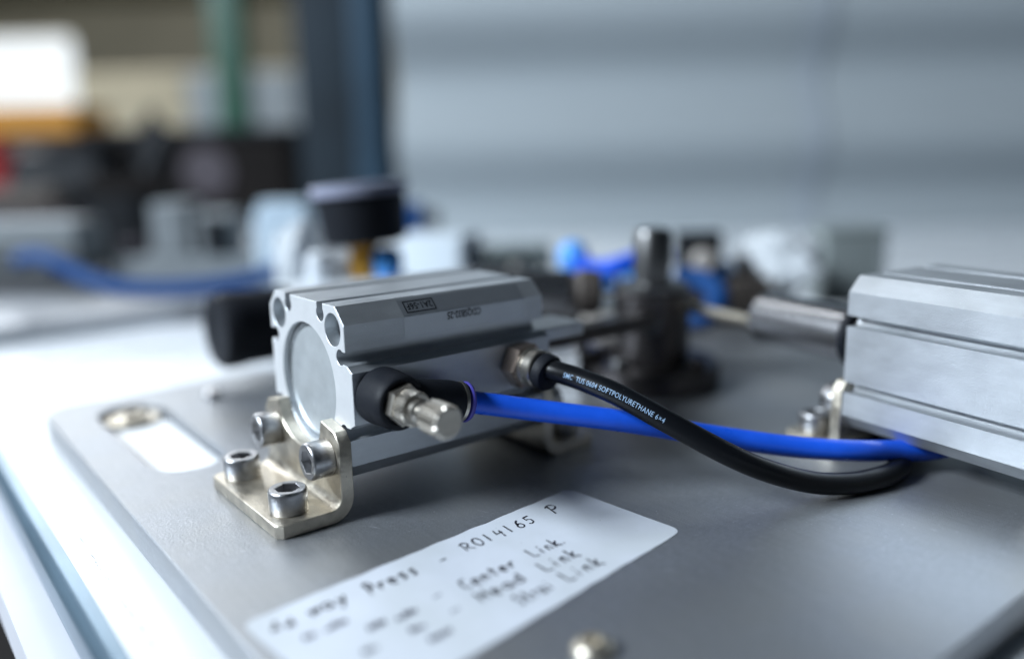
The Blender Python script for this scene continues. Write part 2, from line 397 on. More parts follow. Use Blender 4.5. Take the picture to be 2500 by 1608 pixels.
XZ = Matrix(((1, 0, 0, 0), (0, 0, 1, 0), (0, 1, 0, 0), (0, 0, 0, 1)))     # (x, y, z) of an extrusion -> (x, depth, height)
def foot_bracket(parent, y_face, sgn, name='foot_bracket'):
    """bent nickel foot: cut flat, bisected along the bend and folded; two screws into the body, two into the plate"""
    V, T, Ro, XB = 23.4, 3.6, 6.6, 21.4
    s1 = XB - Ro; s2 = s1 + Ro * PI / 2; up = lambda z: s2 + z - Ro
    o = [(-V + 1.6, 0), (V - 1.6, 0), (V, 1.6), (V, up(20.8)), (V - 2.2, up(23.6)), (13.6, up(25.0)), (12.2, up(20.2))]
    for k in range(1, 16):
        a = math.asin(12.2 / 17.6); a = a - 2 * a * k / 16; o.append((17.6 * math.sin(a), up(HC - 17.6 * math.cos(a))))
    o += [(-12.2, up(20.2)), (-13.6, up(25.0)), (-V + 2.2, up(23.6)), (-V, up(20.8)), (-V, 1.6)]
    bm = bmesh.new(); ext(bm, [o], 0, T, 0.22)
    for k in range(13):
        g = list(bm.verts) + list(bm.edges) + list(bm.faces)
        bmesh.ops.bisect_plane(bm, geom=g, plane_co=(0, s1 + (s2 - s1) * k / 12, 0), plane_no=(0, 1, 0))
    for v in bm.verts:
        x, s, t = v.co
        if s <= s1: y, z = -XB + s, t
        elif s <= s2:
            a = (s - s1) / Ro; y, z = -Ro + (Ro - t) * math.sin(a), Ro - (Ro - t) * math.cos(a)
        else: y, z = -t, Ro + s - s2
        v.co = (x, y_face + sgn * y - sgn * 0.03, z + .02)
    b = finish(bm, 'nickel', name, parent, 40)
    for x in (-16.7, 16.7):
        bm = bmesh.new(); cap_screw(bm, 5.0, 6.0, 5.3, axis_m((x, y_face - sgn * T - sgn * .05, HC - 16.7), (0, -sgn, 0), random.uniform(0, 1)))
        finish(bm, 'steel', 'bracket_screw', b)
    for x in (-16.7, 15.0):
        bm = bmesh.new(); cap_screw(bm, 5.0, 6.2, 5.4, axis_m((x, y_face - sgn * 14.6, T + .04), (0, 0, 1), random.uniform(0, 1)))
        finish(bm, 'steel', 'plate_screw', b)
    return b
def air_cylinder(name, loc, rz, Lb, label, port):
    c = empty(name, loc, rz); tag(c, label, 'air cylinder')
    bm = bmesh.new()
    holes = [circ(sx * 16.7, sz * 16.7, 4.35, 36) for sx in (-1, 1) for sz in (-1, 1)] + [circ(0, 0, 16.3, 72)]
    ext(bm, [cyl_profile(port)] + holes, 0, Lb, 0.12)
    finish(bm, ['anodised', 'machined'], 'body', c, 25, Matrix.Translation((0, 0, HC)) @ XZ, lambda f: 1 if abs(f.normal.y) > .9 else 0)
    lathe_obj('end_cover', [(16.2, 0), (16.2, 6), (15.7, 6.4), (15.3, 6.0), (14.9, 6.05), (2, 6.1)], 'cover', c, (0, 8.2, HC), (0, -1, 0), 72)
    lathe_obj('rod_cover', [(16.2, 0), (16.2, 6), (15.7, 6.4), (11, 6.4), (10.5, 5.6), (8.2, 5.6)], 'cover', c, (0, Lb - 8, HC), (0, 1, 0), 72)
    for sx in (-1, 1):
        for sz in (-1, 1): lathe_obj('bolt_hole_floor', [(4.3, 0), (4.3, 40)], 'cover', c, (sx * 16.7, 4.0, HC + sz * 16.7), (0, 1, 0), 36)
    foot_bracket(c, 0, 1); foot_bracket(c, Lb, -1)
    return c
L_A = 65.0
A = air_cylinder('air_cylinder', (0, 0, 0), 0, L_A, 'silver air cylinder with printed sticker and speed controller, beside the paper label', True)
# sticker folded over chamfer and side, with print upside down from this side
bm = bmesh.new(); o = 0.05
pr = [(19.6 + o * .7, 22.0 + o * .7 - .0), (22.75, 18.85), (23.0 + o, 18.4), (23.0 + o, 12.8)]
pr[0] = (19.2 + .04, 22.4 + .04); pr[1] = (22.86 + .02, 18.74 + .04)
rows = [[bm.verts.new((x, y, z + HC)) for x, z in pr] for y in (17.6, 58.0)]
for i in range(3): bm.faces.new((rows[0][i], rows[0][i + 1], rows[1][i + 1], rows[1][i]))
st = finish(bm, 'sticker', 'name_sticker', A, 20)
def put_text(s, size, xs, bold, center, r, u, m_, name, parent, gap=1.0):
    bm = text_bm(s, size, xs, bold, 'CENTER', gap); r = Vector(r).normalized(); u = Vector(u).normalized(); n = r.cross(u)
    M = Matrix((r, u, n)).transposed().to_4x4(); M.translation = Vector(center)
    return finish(bm, m_, name, parent, M=M)
q = 1 / math.sqrt(2)
uc = (q, 0, -q)                      # down the chamfer
cc = Vector((21.0, 0, HC + 20.6)) + Vector((q, 0, q)) * .10
put_text('2A1-56F', 2.9, .76, .035, cc + Vector((-q, 0, q)) * 1.05 + Vector((0, 23.7, 0)), (0, -1, 0), uc, 'print_black', 'printed_code', st, 1.05)
bm = bmesh.new()
for (a0, a1, b0, b1) in ((-4.7, 4.7, -1.9, -1.6), (-4.7, 4.7, 1.6, 1.9), (-4.7, -4.4, -1.6, 1.6), (4.4, 4.7, -1.6, 1.6)):
    bm.faces.new([bm.verts.new(cc + Vector((0, 23.7 + a, 0)) + Vector(uc) * b) for a, b in ((a0, b0), (a1, b0), (a1, b1), (a0, b1))])
finish(bm, 'print_black', 'code_frame', st)
put_text('CDQSB32-25', 2.8, .72, .05, (23.14, 36.8, HC + 18.0), (0, -1, 0), (0, 0, -1), 'print_black', 'printed_model_code', st, 1.0)
put_text('MADE IN JAPAN', .9, .9, .0, Vector((18.0, 20.5, HC + 23.0 + .06)), (0, -1, 0), (1, 0, 0), 'ink_grey', 'printed_line', A)

# speed controller (elbow) in the near port
P1 = Vector((26.0, 7.7, HC)); X = (1, 0, 0)
sp = lathe_obj('speed_controller', [(6.9, 0), (7.5, .6), (7.5, 3.2), (7.15, 8.6), (6.9, 10.4), (6.4, 11.0), (5.5, 11.05), (5.3, 10.2)], 'black_plastic', A, P1 + Vector((.03, 0, 0)), X, 48)
bm = bmesh.new(); n = 48
rings(bm, [[(*hexpt(i, n, 9.3 * k), z) for i in range(n)] for z, k in ((0, .95), (.5, 1.0), (2.9, 1.0), (3.4, .94))])
finish(bm, 'nickel_fitting', 'hex_nut', sp, 25, axis_m(P1 + Vector((10.2, 0, 0)), X, .25))
knurl = lambda i, r, z: (0.03 if (i // 2) % 2 else -0.03)
lathe_obj('lock_nut', [(4.0, 0), (4.35, .3), (4.35, 3.6), (4.0, 4.0)], 'nickel_fitting', sp, P1 + Vector((13.7, 0, 0)), X, 120, wob=knurl, angle=15)
lathe_obj('stem', [(3.0, 0), (3.0, 2.0), (2.4, 2.6), (2.4, 6.6)], 'nickel_fitting', sp, P1 + Vector((17.7, 0, 0)), X)
lathe_obj('adjusting_knob', [(3.4, 0), (4.0, .5), (4.0, 7.2), (3.65, 7.9), (3.3, 8.05)], 'nickel_fitting', sp, P1 + Vector((23.6, 0, 0)), X, 80,
          wob=lambda i, r, z: ((0.06 if (i // 2) % 2 else -0.06) if 0.3 < z < 7.5 else 0), angle=15)
d_out = Vector((.10, .975, -.20)).normalized(); O1 = Vector((33.0, 9.5, HC - .2))
lathe_obj('tube_outlet', [(5.6, 0), (5.6, 13.5), (5.35, 15.5), (5.2, 16.6)], 'black_plastic', sp, O1, d_out, 48)
lathe_obj('metal_ring', [(5.3, 0), (5.35, .2), (5.35, .9), (5.1, 1.1)], 'nickel_fitting', sp, O1 + d_out * 16.6, d_out, 48)
lathe_obj('release_ring', [(4.3, 0), (4.3, .5), (5.3, .7), (5.45, 1.2), (5.1, 1.9), (3.3, 2.0)], 'violet_plastic', sp, O1 + d_out * 17.6, d_out, 48)
# straight fitting in the far port
P2 = Vector((26.0, 53.0, HC + .6))
bm = bmesh.new(); rings(bm, [[(*hexpt(i, n, 11.5 * k), z) for i in range(n)] for z, k in ((0, .96), (.5, 1.0), (5.0, 1.0), (5.6, .93))])
pf = finish(bm, 'brown_nickel', 'port_fitting', A, 25, axis_m(P2 + Vector((.03, 0, 0)), X, .1))
lathe_obj('threaded_sleeve', [(5.3, 0), (5.5, .4), (5.5, 1.3), (5.0, 1.6), (5.0, 2.0), (5.5, 2.3), (5.5, 5.2), (5.2, 5.6)], 'nickel_fitting', pf, P2 + Vector((5.6, 0, 0)), X, 48)
d2 = Vector((.86, .24, -.42)).normalized()
lathe_obj('tube_collar', [(4.6, 0), (5.2, .5), (5.25, 2.6), (4.8, 3.4), (3.4, 3.5)], 'black_plastic', pf, P2 + Vector((10.9, 0, 0)), Vector((.96, .08, -.2)), 48)
# rod and clamp arm running to the post
rod = lathe_obj('piston_rod', [(8, 0), (8, 10), (7.5, 10.5)], 'bright_steel', A, (0, L_A - 2, HC), (0, 1, 0))
bm = bmesh.new(); box(bm, 6, 22.5, L_A + .5, 83, HC + 4.0, HC + 8.0, .4, r=1.5); finish(bm, 'anodised', 'slide_plate', rod)
bm = bmesh.new(); box(bm, -10, 0, L_A + 8.5, 141, HC - 6, HC - 0.5, .8, r=2); finish(bm, 'dark_steel', 'clamp_arm', rod)

# second cylinder, rod towards the post
th = math.radians(82.2)
BP = Vector((84.65, 155.0, 0)) - 65 * Vector((-math.sin(th), math.cos(th), 0))
B = air_cylinder('air_cylinder', BP, th, 65.0, 'silver air cylinder with thick shiny rod at the right edge', True)
rb = lathe_obj('piston_rod', [(8, 0), (8, 12)], 'bright_steel', B, (0, 63, HC), (0, 1, 0))
lathe_obj('rod_collar', [(9.8, 0), (10.3, .4), (10.3, 2.6), (9.8, 3)], 'black_plastic', rb, (0, 76, HC), (0, 1, 0))
lathe_obj('rod_end', [(8.8, 0), (9.1, .4), (9.1, 38.0), (8.6, 38.6), (6, 38.6)], 'barrel_steel', rb, (0, 79, HC), (0, 1, 0), 56)
lathe_obj('push_pin', [(2.1, 0), (2.1, 42), (1.7, 43)], 'nickel', rb, (0, 117.5, HC - 2.5), (0, 1, 0))

# air tubes
bl = catmull([tuple(O1 + d_out * 13), tuple(O1 + d_out * 20), (43.4, 44.8, 24.7), (56.8, 63.8, 20.8), (69.5, 84.4, 15.4), (83.2, 104, 11.0), (93.6, 118, 9.2), (98.8, 131.5, 7.4), (104, 144, 6.2), (109, 165, 6.0)])
bm = bmesh.new(); tube(bm, bl, 3.0, 48)
tag(finish(bm, 'blue_tube', 'blue_air_tube'), 'bright blue air tube from the speed controller to under the right cylinder', 'air tube')
bk = catmull([tuple(P2 + Vector((9, 0, 0))), (40.5, 53.4, 35.2 - 1.6), (47.7, 56.5, 32.2), (58.6, 60.4, 29.4), (71.2, 66.4, 23.5), (82.8, 76.5, 15.4), (89.2, 86.2, 9.9), (94.2, 98.4, 5.2), (98.6, 109.5, 3.3), (101.2, 119, 3.1), (101.6, 127, 3.1), (99, 136, 3.1), (92, 147, 3.1), (80, 158, 3.1)])
bm = bmesh.new(); tube(bm, bk, 3.0, 48)
tb = tag(finish(bm, 'black_tube', 'black_air_tube'), 'black air tube with pale printed lettering curving over the blue tube', 'air tube')
# lettering wrapped onto the black tube
cum = [0.0]
for a, b in zip(bk[:-1], bk[1:]): cum.append(cum[-1] + (b - a).length)
def on_path(s):
    for i in range(len(cum) - 1):
        if cum[i + 1] >= s: k = (s - cum[i]) / (cum[i + 1] - cum[i]); return bk[i].lerp(bk[i + 1], k), (bk[i + 1] - bk[i]).normalized()
    return bk[-1], (bk[-1] - bk[-2]).normalized()
def tube_text(s, s0, s1, size, name):
    bm = text_bm(s, size, 1.0, .012, 'LEFT', 1.08); xm = max(v.co.x for v in bm.verts)
    bmesh.ops.triangulate(bm, faces=bm.faces); bmesh.ops.subdivide_edges(bm, edges=bm.edges, cuts=1)
    side = Vector((.80, -.56, .23)).normalized()                  # the side of the tube that carries the print
    for v in bm.verts:
        a, b = v.co.x / xm, v.co.y - size * .36 - .25
        p, t = on_path(s0 + (s1 - s0) * a)
        n_ = (side - t * side.dot(t)).normalized(); u_ = n_.cross(t)
        g = b / 3.0
        v.co = p + (n_ * math.cos(g) + u_ * math.sin(g)) * 3.045
    return finish(bm, 'print_blue', name, tb)
tube_text('SMC  TUS 0604 SOFTPOLYURETHANE 6×4', 10.3, 40.0, 1.95, 'printed_lettering')

# ================================================================ centre post between the rods
FX = empty('locating_post', (-16, 155, 0)); tag(FX, 'dark steel post on a round flange between the two cylinder rods', 'post')
lathe_obj('base_flange', [(26.5, .02), (27.5, .8), (27.5, 8.5), (26.5, 9.5), (16, 9.5)], 'dark_steel', FX, (0, 0, 0), (0, 0, 1), 56)
bm = bmesh.new()
ext(bm, [circ(0, 0, 15, 48)], 9.4, 38, .8)
finish(bm, 'dark_steel', 'post_body', FX, 30, Matrix.Rotation(.5, 4, 'Z'))
lathe_obj('top_ring', [(13.5, 0), (14, .5), (14, 2.4), (13, 3), (8, 3)], 'mid_steel', FX, (0, 0, 37.9), (0, 0, 1), 48)
lathe_obj('locating_pin', [(7.4, 0), (7.4, 19.5), (6.6, 21), (5.0, 21.6)], 'mid_steel', FX, (0, 0, 40.5), (0, 0, 1), 48)
for k in range(4):
    a = 2 * PI * k / 4 + .15; bm = bmesh.new(); cap_screw(bm, 3.4, 3.8, 3.2, axis_m((21.4 * math.cos(a), 21.4 * math.sin(a), 9.4), (0, 0, 1)))
    finish(bm, 'mid_steel' if k % 2 else 'dark_steel', 'flange_screw', FX)

lathe_obj('set_screw', [(4.4, 0), (4.4, 2.4), (3.8, 3.0), (2.2, 3.0), (2.0, 1.6)], 'mid_steel', FX, (9.6, -11.0, 27), (.66, -.75, 0), 24)
bm = bmesh.new(); box(bm, -5, 5, -2.4, 2.4, 13, 22, .5, axis_m((0, 0, 0), (0, 0, 1), .72) @ Matrix.Translation((0, -14.6, 0))); finish(bm, 'charcoal', 'pocket', FX)

# stop block at the right edge of the plate
sb = empty('stop_block', (138.5, 133, 0), 0.2); tag(sb, 'small nickel stop block cut off by the right edge of the picture', 'block')
bm = bmesh.new(); box(bm, -3, 14, -5, 5, .02, 9.5, .4); finish(bm, 'nickel', 'block', sb)
bm = bmesh.new(); cap_screw(bm, 3.5, 3.6, 3.0, Matrix.Translation((6, 0, 9.5))); finish(bm, 'steel', 'block_screw', sb)

# ================================================================ handwritten paper label
TR = Vector((45.7, 54.8, 0)); e1 = Vector((-.088, .996, 0)).normalized(); e2 = Vector((-.996, -.088, 0)).normalized()
LM = Matrix((e1, e2, Vector((0, 0, 1)))).transposed().to_4x4(); LM.translation = TR + Vector((0, 0, .02))
lab = empty('paper_label', TR); tag(lab, 'white paper label with handwriting stuck to the aluminium plate', 'label')
LMl = Matrix((e1, e2, Vector((0, 0, 1)))).transposed().to_4x4(); LMl.translation = (0, 0, .02)
wl_, hl_ = 98.0, 41.0
hl_ = 38.6; hr_ = 43.0
ol = []
for cx, cy, a0 in ((-3, -3, 0), (-wl_ + 3, -3, 90), (-wl_ + 3, -hr_ + 3, 180), (-3, -hl_ + 3, 270)):
    for k in range(9):
        a = math.radians(a0 + 90 * k / 8); ol.append((cx + 3 * math.cos(a), cy + 3 * math.sin(a)))
def densify(l, step=1.5):
    out = []
    for i in range(len(l)):
        a, b = Vector(l[i]), Vector(l[(i + 1) % len(l)]); n_ = max(1, int((b - a).length / step))
        for k in range(n_): out.append(tuple(a.lerp(b, k / n_)))
    return out
ol = [(x + .22 * noise.noise(Vector((x * .25, y * .25, 3))), y + .45 * noise.noise(Vector((x * .18, y * .18, 9)))) for x, y in densify(ol)]
bm = bmesh.new(); ext(bm, [ol], 0, .12)
finish(bm, 'paper', 'paper', lab, M=LMl)
# single-stroke letters: x 0..1, y 0..1 (capital height)
arc = lambda cx, cy, rx, ry, a0, a1, n=10: [(cx + rx * math.cos(math.radians(a0 + (a1 - a0) * k / n)), cy + ry * math.sin(math.radians(a0 + (a1 - a0) * k / n))) for k in range(n + 1)]
G = {
 'R': [[(.05, .0), (.12, .95)], [(-.05, .85)] + arc(.3, .72, .42, .28, 100, -95) + [(.25, .44), (.55, .2), (.95, -.02)]],
 '0': [arc(.45, .5, .4, .5, 100, 460, 16)], '1': [[(.35, 1.0), (.3, .0)]],
 '4': [[(.25, .95), (.1, .42), (.85, .45)], [(.72, .75), (.6, -.12)]],
 '6': [[(.75, 1.0), (.4, .8), (.15, .35)] + arc(.45, .25, .34, .27, 170, 500, 12)],
 '5': [[(.95, 1.0), (.3, .95), (.25, .58), (.5, .62), (.75, .45), (.65, .12), (.3, .0), (.05, .1)]],
 'P': [[(.3, .98), (.12, -.1)], [(.02, .8)] + arc(.42, .7, .42, .3, 110, -120) + [(.2, .42)]],
 'w': [[(0, .55), (.2, .02), (.45, .5), (.65, .02), (.95, .6)]], 'a': [arc(.4, .28, .34, .28, 40, 330, 10) + [(.8, .55), (.78, .1), (.98, .0)]],
 'y': [[(.1, .55), (.4, .1)], [(.85, .6), (.4, -.1), (.05, -.45)]], 'r': [[(.2, .55), (.2, .0)], [(.2, .3), (.5, .55), (.85, .5)]],
 'e': [[(.1, .28), (.8, .32)] + arc(.45, .28, .36, .29, 10, 310, 10)], 's': [[(.8, .5), (.45, .6), (.2, .45), (.65, .22), (.5, .0), (.1, .05)]],
 'C': [arc(.5, .5, .45, .5, 50, 310, 12)], 'n': [[(.12, .55), (.12, .0)], [(.12, .35), (.4, .56), (.7, .45), (.75, .0)]],
 't': [[(.4, .95), (.35, .1), (.6, .0)], [(.05, .6), (.8, .62)]], 'L': [[(.1, 1.0), (.12, .05), (.95, .0)]],
 'i': [[(.4, .5), (.4, .0)], [(.42, .78), (.62, .82)]], 'k': [[(.15, 1.0), (.12, .0)], [(.8, .6), (.15, .3), (.95, -.05)]],
 'H': [[(.1, 1.0), (.1, .0)], [(.85, 1.0), (.85, .0)], [(.1, .5), (.85, .5)]], 'd': [arc(.4, .28, .33, .28, 40, 330, 10), [(.8, 1.0), (.78, .0)]],
 'S': [[(.85, .9), (.5, 1.0), (.15, .8), (.4, .52), (.8, .3), (.6, .03), (.1, .08)]], '-': [[(.0, .3), (.9, .36)]], '.': [[(.1, .0), (.2, .06)]],
}
def stroke(bm, pts, wd, z):
    """a pen stroke: a thin ribbon that swells and thins"""
    P = [Vector((x, y)) for x, y in pts]
    fine = []
    for a, b in zip(P[:-1], P[1:]):
        n_ = max(1, int((b - a).length / .35))
        fine += [a.lerp(b, k / n_) for k in range(n_)]
    fine.append(P[-1]); prev = None
    for i, p in enumerate(fine):
        t = (fine[min(i + 1, len(fine) - 1)] - fine[max(i - 1, 0)])
        if t.length < 1e-6: continue
        t.normalize(); n_ = Vector((-t.y, t.x)); h = wd * (.42 + .22 * noise.noise(Vector((p.x * .8, p.y * .8, z * 9))))
        a = bm.verts.new((*(p + n_ * h), z)); b = bm.verts.new((*(p - n_ * h), z))
        if prev: bm.faces.new((prev[0], prev[1], b, a))
        prev = (a, b)
def word(name, s, x0, x1, base, ch, wd=.54, m_='ink', slant=.12):
    bm = bmesh.new(); adv = (x1 - x0) / max(1, len(s)); z = .18
    for i, c in enumerate(s):
        if c == ' ': continue
        for st_ in G[c]:
            pts = [(x0 + adv * (i + .78 * px_) + slant * ch * py_ + random.uniform(-.06, .06), base + ch * py_ + random.uniform(-.06, .06)) for px_, py_ in st_]
            z += .0015; stroke(bm, pts, wd, z)
    return finish(bm, m_, name, lab, M=LMl)
def scribble(x0, x1, base, h, wd=.8, m_='ink_grey'):
    """a word too blurred in the photograph to read"""
    bm = bmesh.new(); n_ = int((x1 - x0) / .55); pts = []
    for k in range(n_): pts.append((x0 + (x1 - x0) * k / n_, base + (h if k % 2 else 0) * random.uniform(.3, 1)))
    stroke(bm, pts, wd, .18); return finish(bm, m_, 'handwriting', lab, M=LMl)
H_ = 'handwriting'
word(H_, 'R014165', -44.6, -20.4, -8.6, 4.1); word(H_, 'P', -14.8, -10.2, -8.4, 4.6); word(H_, '-', -52.6, -50.0, -9.0, 3.6)
word(H_, 'Press', -72.4, -58.2, -8.8, 4.6, .85); word(H_, 'way', -86, -76.2, -7.6, 4.0, .85)
scribble(-94.5, -92.2, -7.4, 3.6, .9, 'ink'); scribble(-91.6, -89.2, -8.2, 3.0, .9, 'ink')
word(H_, 'Center', -56.5, -40.2, -22.2, 4.0, .72); word(H_, 'Link.', -35.6, -23.2, -22.2, 4.2, .62); word(H_, '-', -64, -60.8, -20.8, 3, .5, 'ink_grey')
word(H_, 'Head', -57.4, -43.4, -28.6, 4.0, .72); word(H_, 'Link', -38.6, -26.6, -29.2, 4.4, .7); word(H_, '-', -65, -61.5, -28, 3, .5, 'ink_grey')
word(H_, 'Strai', -52.6, -41.8, -35.4, 4.0, .72); word(H_, 'Link', -38.4, -25.6, -35.8, 4.4, .7)
for a in ((-91.5, -88.3, -14.8, 2.2), (-87, -81.4, -15, 2.2), (-80.6, -76, -21, 2.2), (-74.5, -68.8, -22, 2.6), (-86, -82.4, -27.2, 2), (-75, -71, -27.6, 2.2), (-74.4, -68.4, -33, 2.2)): scribble(*a)

# ================================================================ air regulator behind the first cylinder
RG = empty('air_regulator', (-133, 60, 0)); tag(RG, 'black air regulator with round pressure gauge and brass stem behind the silver cylinder', 'regulator')
bm = bmesh.new(); box(bm, -15, 15, -8, 52, .02, 37, 1.2, r=4); rbody = finish(bm, 'white_plastic', 'regulator_body', RG)
kn = lathe_obj('adjusting_knob', [(12, 0), (15.6, .6), (15.6, 20), (15.9, 23), (15.9, 29.5), (14.6, 31.6), (9, 32), (8.5, 31.2)], 'black_plastic', RG, (0, -8, 22.5), (0, -1, 0), 72,
               wob=lambda i, r, z: (0.012 if (i // 2) % 2 and 21 < z < 30 else 0))
gx, gy = -5.2, 33.2
lathe_obj('gauge_stem', [(7.2, 0), (7.2, 9), (6.0, 10), (6.0, 13), (7.2, 14), (7.2, 17)], 'brass', RG, (gx, gy, 36.9), (0, 0, 1), 32)
tl = Vector((-.065, -.04, 1)).normalized(); gb = Vector((gx + .5, gy + 1.5, 52.5))
gg = lathe_obj('pressure_gauge', [(16, 0), (18.8, 1.0), (19.4, 3), (20.6, 21), (20.8, 23)], 'black_plastic', RG, gb, tl, 64)
lathe_obj('gauge_bezel', [(20.8, 0), (22.4, .4), (22.4, 4.4), (21.8, 5.0), (20.2, 5.0), (20.0, 4.6)], 'bezel', gg, gb + tl * 22.0, tl, 64)
lathe_obj('gauge_window', [(19.8, 0), (19.8, 1.0), (15, 1.6), (4, 2.0)], 'gauge_glass', gg, gb + tl * 26.4, tl, 48)
lathe_obj('white_push_fitting', [(5, 0), (5.6, 1), (5.6, 9), (5, 12), (3.4, 13)], 'white_plastic', RG, (-10, 13, 36.9), (0, 0, 1), 32)
lathe_obj('blue_push_fitting', [(4.8, 0), (6.6, 2), (7.2, 5), (7.2, 9), (6.2, 12), (3.8, 13.6)], 'blue_plastic', RG, (2.0, 41.5, 36.9), (0, 0, 1), 32)

# ================================================================ things standing behind on the bench (all out of focus)
def stand(ox, depth, z=ZB):
    """foot point on a level surface at this depth, below picture column ox"""
    p = at(ox, 500, depth); return Vector((p.x, p.y, z + .03))
YAW = math.atan2(R0.y, R0.x)
def boxes(name, loc, rz, label, cat, parts, group=None):
    """an assembly of bevelled blocks and turned pieces: (part, 'box', x0,x1,y0,y1,z0,z1,bevel,mat) / (part, 'turn', profile, loc, dir, mat)"""
    e = empty(name, loc, rz); tag(e, label, cat, group)
    for p in parts:
        if p[1] == 'box':
            bm = bmesh.new(); box(bm, *p[2:8], p[8]); finish(bm, p[9], p[0], e)
        else: lathe_obj(p[0], p[2], p[5], e, p[3], p[4], 32)
    return e
cylp = lambda r, h, c=.6: [(r - c, 0), (r, c), (r, h - c), (r - c, h)]
# valve block (white) and the dark valve beside it
boxes('valve_block', stand(1025, 500), YAW - .45, 'white valve block behind the pressure gauge', 'valve',
      [('valve_body', 'box', -22, 22, -12, 12, 0, 55, 1.5, 'pale_white'), ('cover_plate', 'box', -20, 20, -13, -12.1, 26, 52, .3, 'pale_white'), ('port_boss', 'turn', cylp(5, 5), (-8, -12, 12), (0, -1, 0), 'mid_steel')])
boxes('solenoid_valve', stand(1205, 500), YAW, 'dark grey solenoid valve right of the white valve block', 'valve',
      [('coil', 'box', -21, 21, -12, 12, 18, 47, 2, 'grey_green'), ('valve_base', 'box', -16, 16, -10, 10, 0, 18, 1, 'mid_steel'), ('plug', 'turn', cylp(9, 7), (0, -12, 34), (0, -1, 0), 'charcoal')])
boxes('plug_connector', stand(962, 620), YAW, 'small blue and black plug behind the pressure gauge', 'connector',
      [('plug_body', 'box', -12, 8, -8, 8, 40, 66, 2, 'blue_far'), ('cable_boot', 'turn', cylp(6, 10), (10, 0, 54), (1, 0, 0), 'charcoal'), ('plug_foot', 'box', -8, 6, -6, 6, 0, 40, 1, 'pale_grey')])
# third cylinder rod just behind the first cylinder
p = at(1215, 662, 350)
e = empty('clamp_rod', (p.x, p.y, 0), YAW); tag(e, 'pale round rod with a brown end, just behind the first cylinder', 'rod')
lathe_obj('rod', cylp(9, 44, 1.5), 'bright_steel', e, (-22, 0, p.z - 2), (1, 0, -.05), 40)
lathe_obj('rod_tip', cylp(9.5, 11, 2), 'brown_block', e, (22.5, 0, p.z - 4), (1, 0, -.05), 40)
bm = bmesh.new(); box(bm, -18, -4, -8, 8, .02, p.z - 9, .6); finish(bm, 'dark_steel', 'rod_support', e)
# manifold with push fittings behind the post
pm = stand(1480, 455, 0)
mf = empty('air_manifold', pm, YAW); tag(mf, 'long low aluminium manifold with push fittings behind the dark post', 'manifold')
bm = bmesh.new(); box(bm, -84, 64, -9, 9, .02, 20, .8); finish(bm, 'brown_block', 'manifold_body', mf)
for k, (fx, mm, r_, h_) in enumerate(((-76, 'charcoal', 6, 16), (-62, 'nickel_fitting', 5, 13), (-48, 'nickel_fitting', 4.5, 10), (-30, 'charcoal', 5, 9), (-14, 'blue_plastic', 6, 13), (0, 'blue_plastic', 6, 11), (14, 'charcoal', 5, 12), (27, 'white_plastic', 5, 10), (37, 'nickel_fitting', 4.5, 14), (48, 'blue_plastic', 6, 12), (59, 'charcoal', 4, 15))):
    lathe_obj('push_fitting', [(r_ * .8, 0), (r_, 1), (r_, h_ * .7), (r_ * .8, h_)], mm, mf, (fx, 0, 20.02), (0, 0, 1), 28)
for fx in (-70, -54, -38, -6, 20, 46, 56):
    lathe_obj('port_plug', [(4.2, 0), (4.2, 1.5), (3.6, 2.2)], 'nickel_fitting', mf, (fx, -9.02, 10), (0, -1, 0), 24)
boxes('guide_block', (-34, 132, 0), .2, 'small steel guide block with a bright screw left of the post flange', 'block',
      [('guide_body', 'box', -7, 7, -9, 9, .02, 15, .6, 'mid_steel'), ('guide_screw', 'turn', cylp(4.2, 4), (0, 0, 15), (0, 0, 1), 'bright_steel')])
boxes('spacer_block', stand(1420, 390, 0), YAW, 'pale stepped spacer block just behind the clamp arm', 'block',
      [('spacer_base', 'box', -11, 11, -8, 8, .02, 18, .6, 'beige_knob'), ('spacer_top', 'box', -8, 8, -6, 6, 18.1, 26, .6, 'pale_grey')])
# blue elbows and loops of tube around the post
e = empty('blue_elbow_fitting', stand(1340, 420, 0)); tag(e, 'round blue push fitting left of the dark post', 'fitting')
zc = at(1340, 605, 420).z
lathe_obj('fitting_body', [(3, 0), (6.2, 2), (7.6, 6), (7.6, 10), (6, 14), (3, 16)], 'blue_plastic', e, (0, 0, zc - 8), (0, 0, 1), 32)
lathe_obj('fitting_foot', cylp(4.5, zc - 8.2), 'mid_steel', e, (0, 0, 0), (0, 0, 1), 24)
def far_tube(pts, r, m_, label):
    bm = bmesh.new(); tube(bm, catmull([tuple(v) for v in pts], 10), r, 16); return tag(finish(bm, m_, 'blue_air_tube'), label, 'air tube')
far_tube([at(1345, 615, 420), at(1400, 632, 415), at(1450, 622, 412), at(1500, 605, 415), at(1560, 600, 420)], 5.0, 'blue_tube', 'short blue tube between the blue fitting and the dark post')
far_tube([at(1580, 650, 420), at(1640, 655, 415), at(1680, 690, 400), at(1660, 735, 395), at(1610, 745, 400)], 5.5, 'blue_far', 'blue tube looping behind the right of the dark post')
e = empty('round_knob', stand(1645, 445, 0), YAW); tag(e, 'pale round knob in a black ring right of the post', 'knob')
zc = at(1645, 612, 445).z
lathe_obj('knob_face', cylp(6.4, 6, 1.5), 'beige_knob', e, (0, 0, zc), (0, -1, 0), 32)
lathe_obj('knob_ring', cylp(10.5, 5), 'charcoal', e, (0, 6, zc + 2), (0, -1, 0), 32)
bm = bmesh.new(); box(bm, -12, 12, 6, 16, .02, zc + 14, 1); finish(bm, 'charcoal', 'knob_support', e)
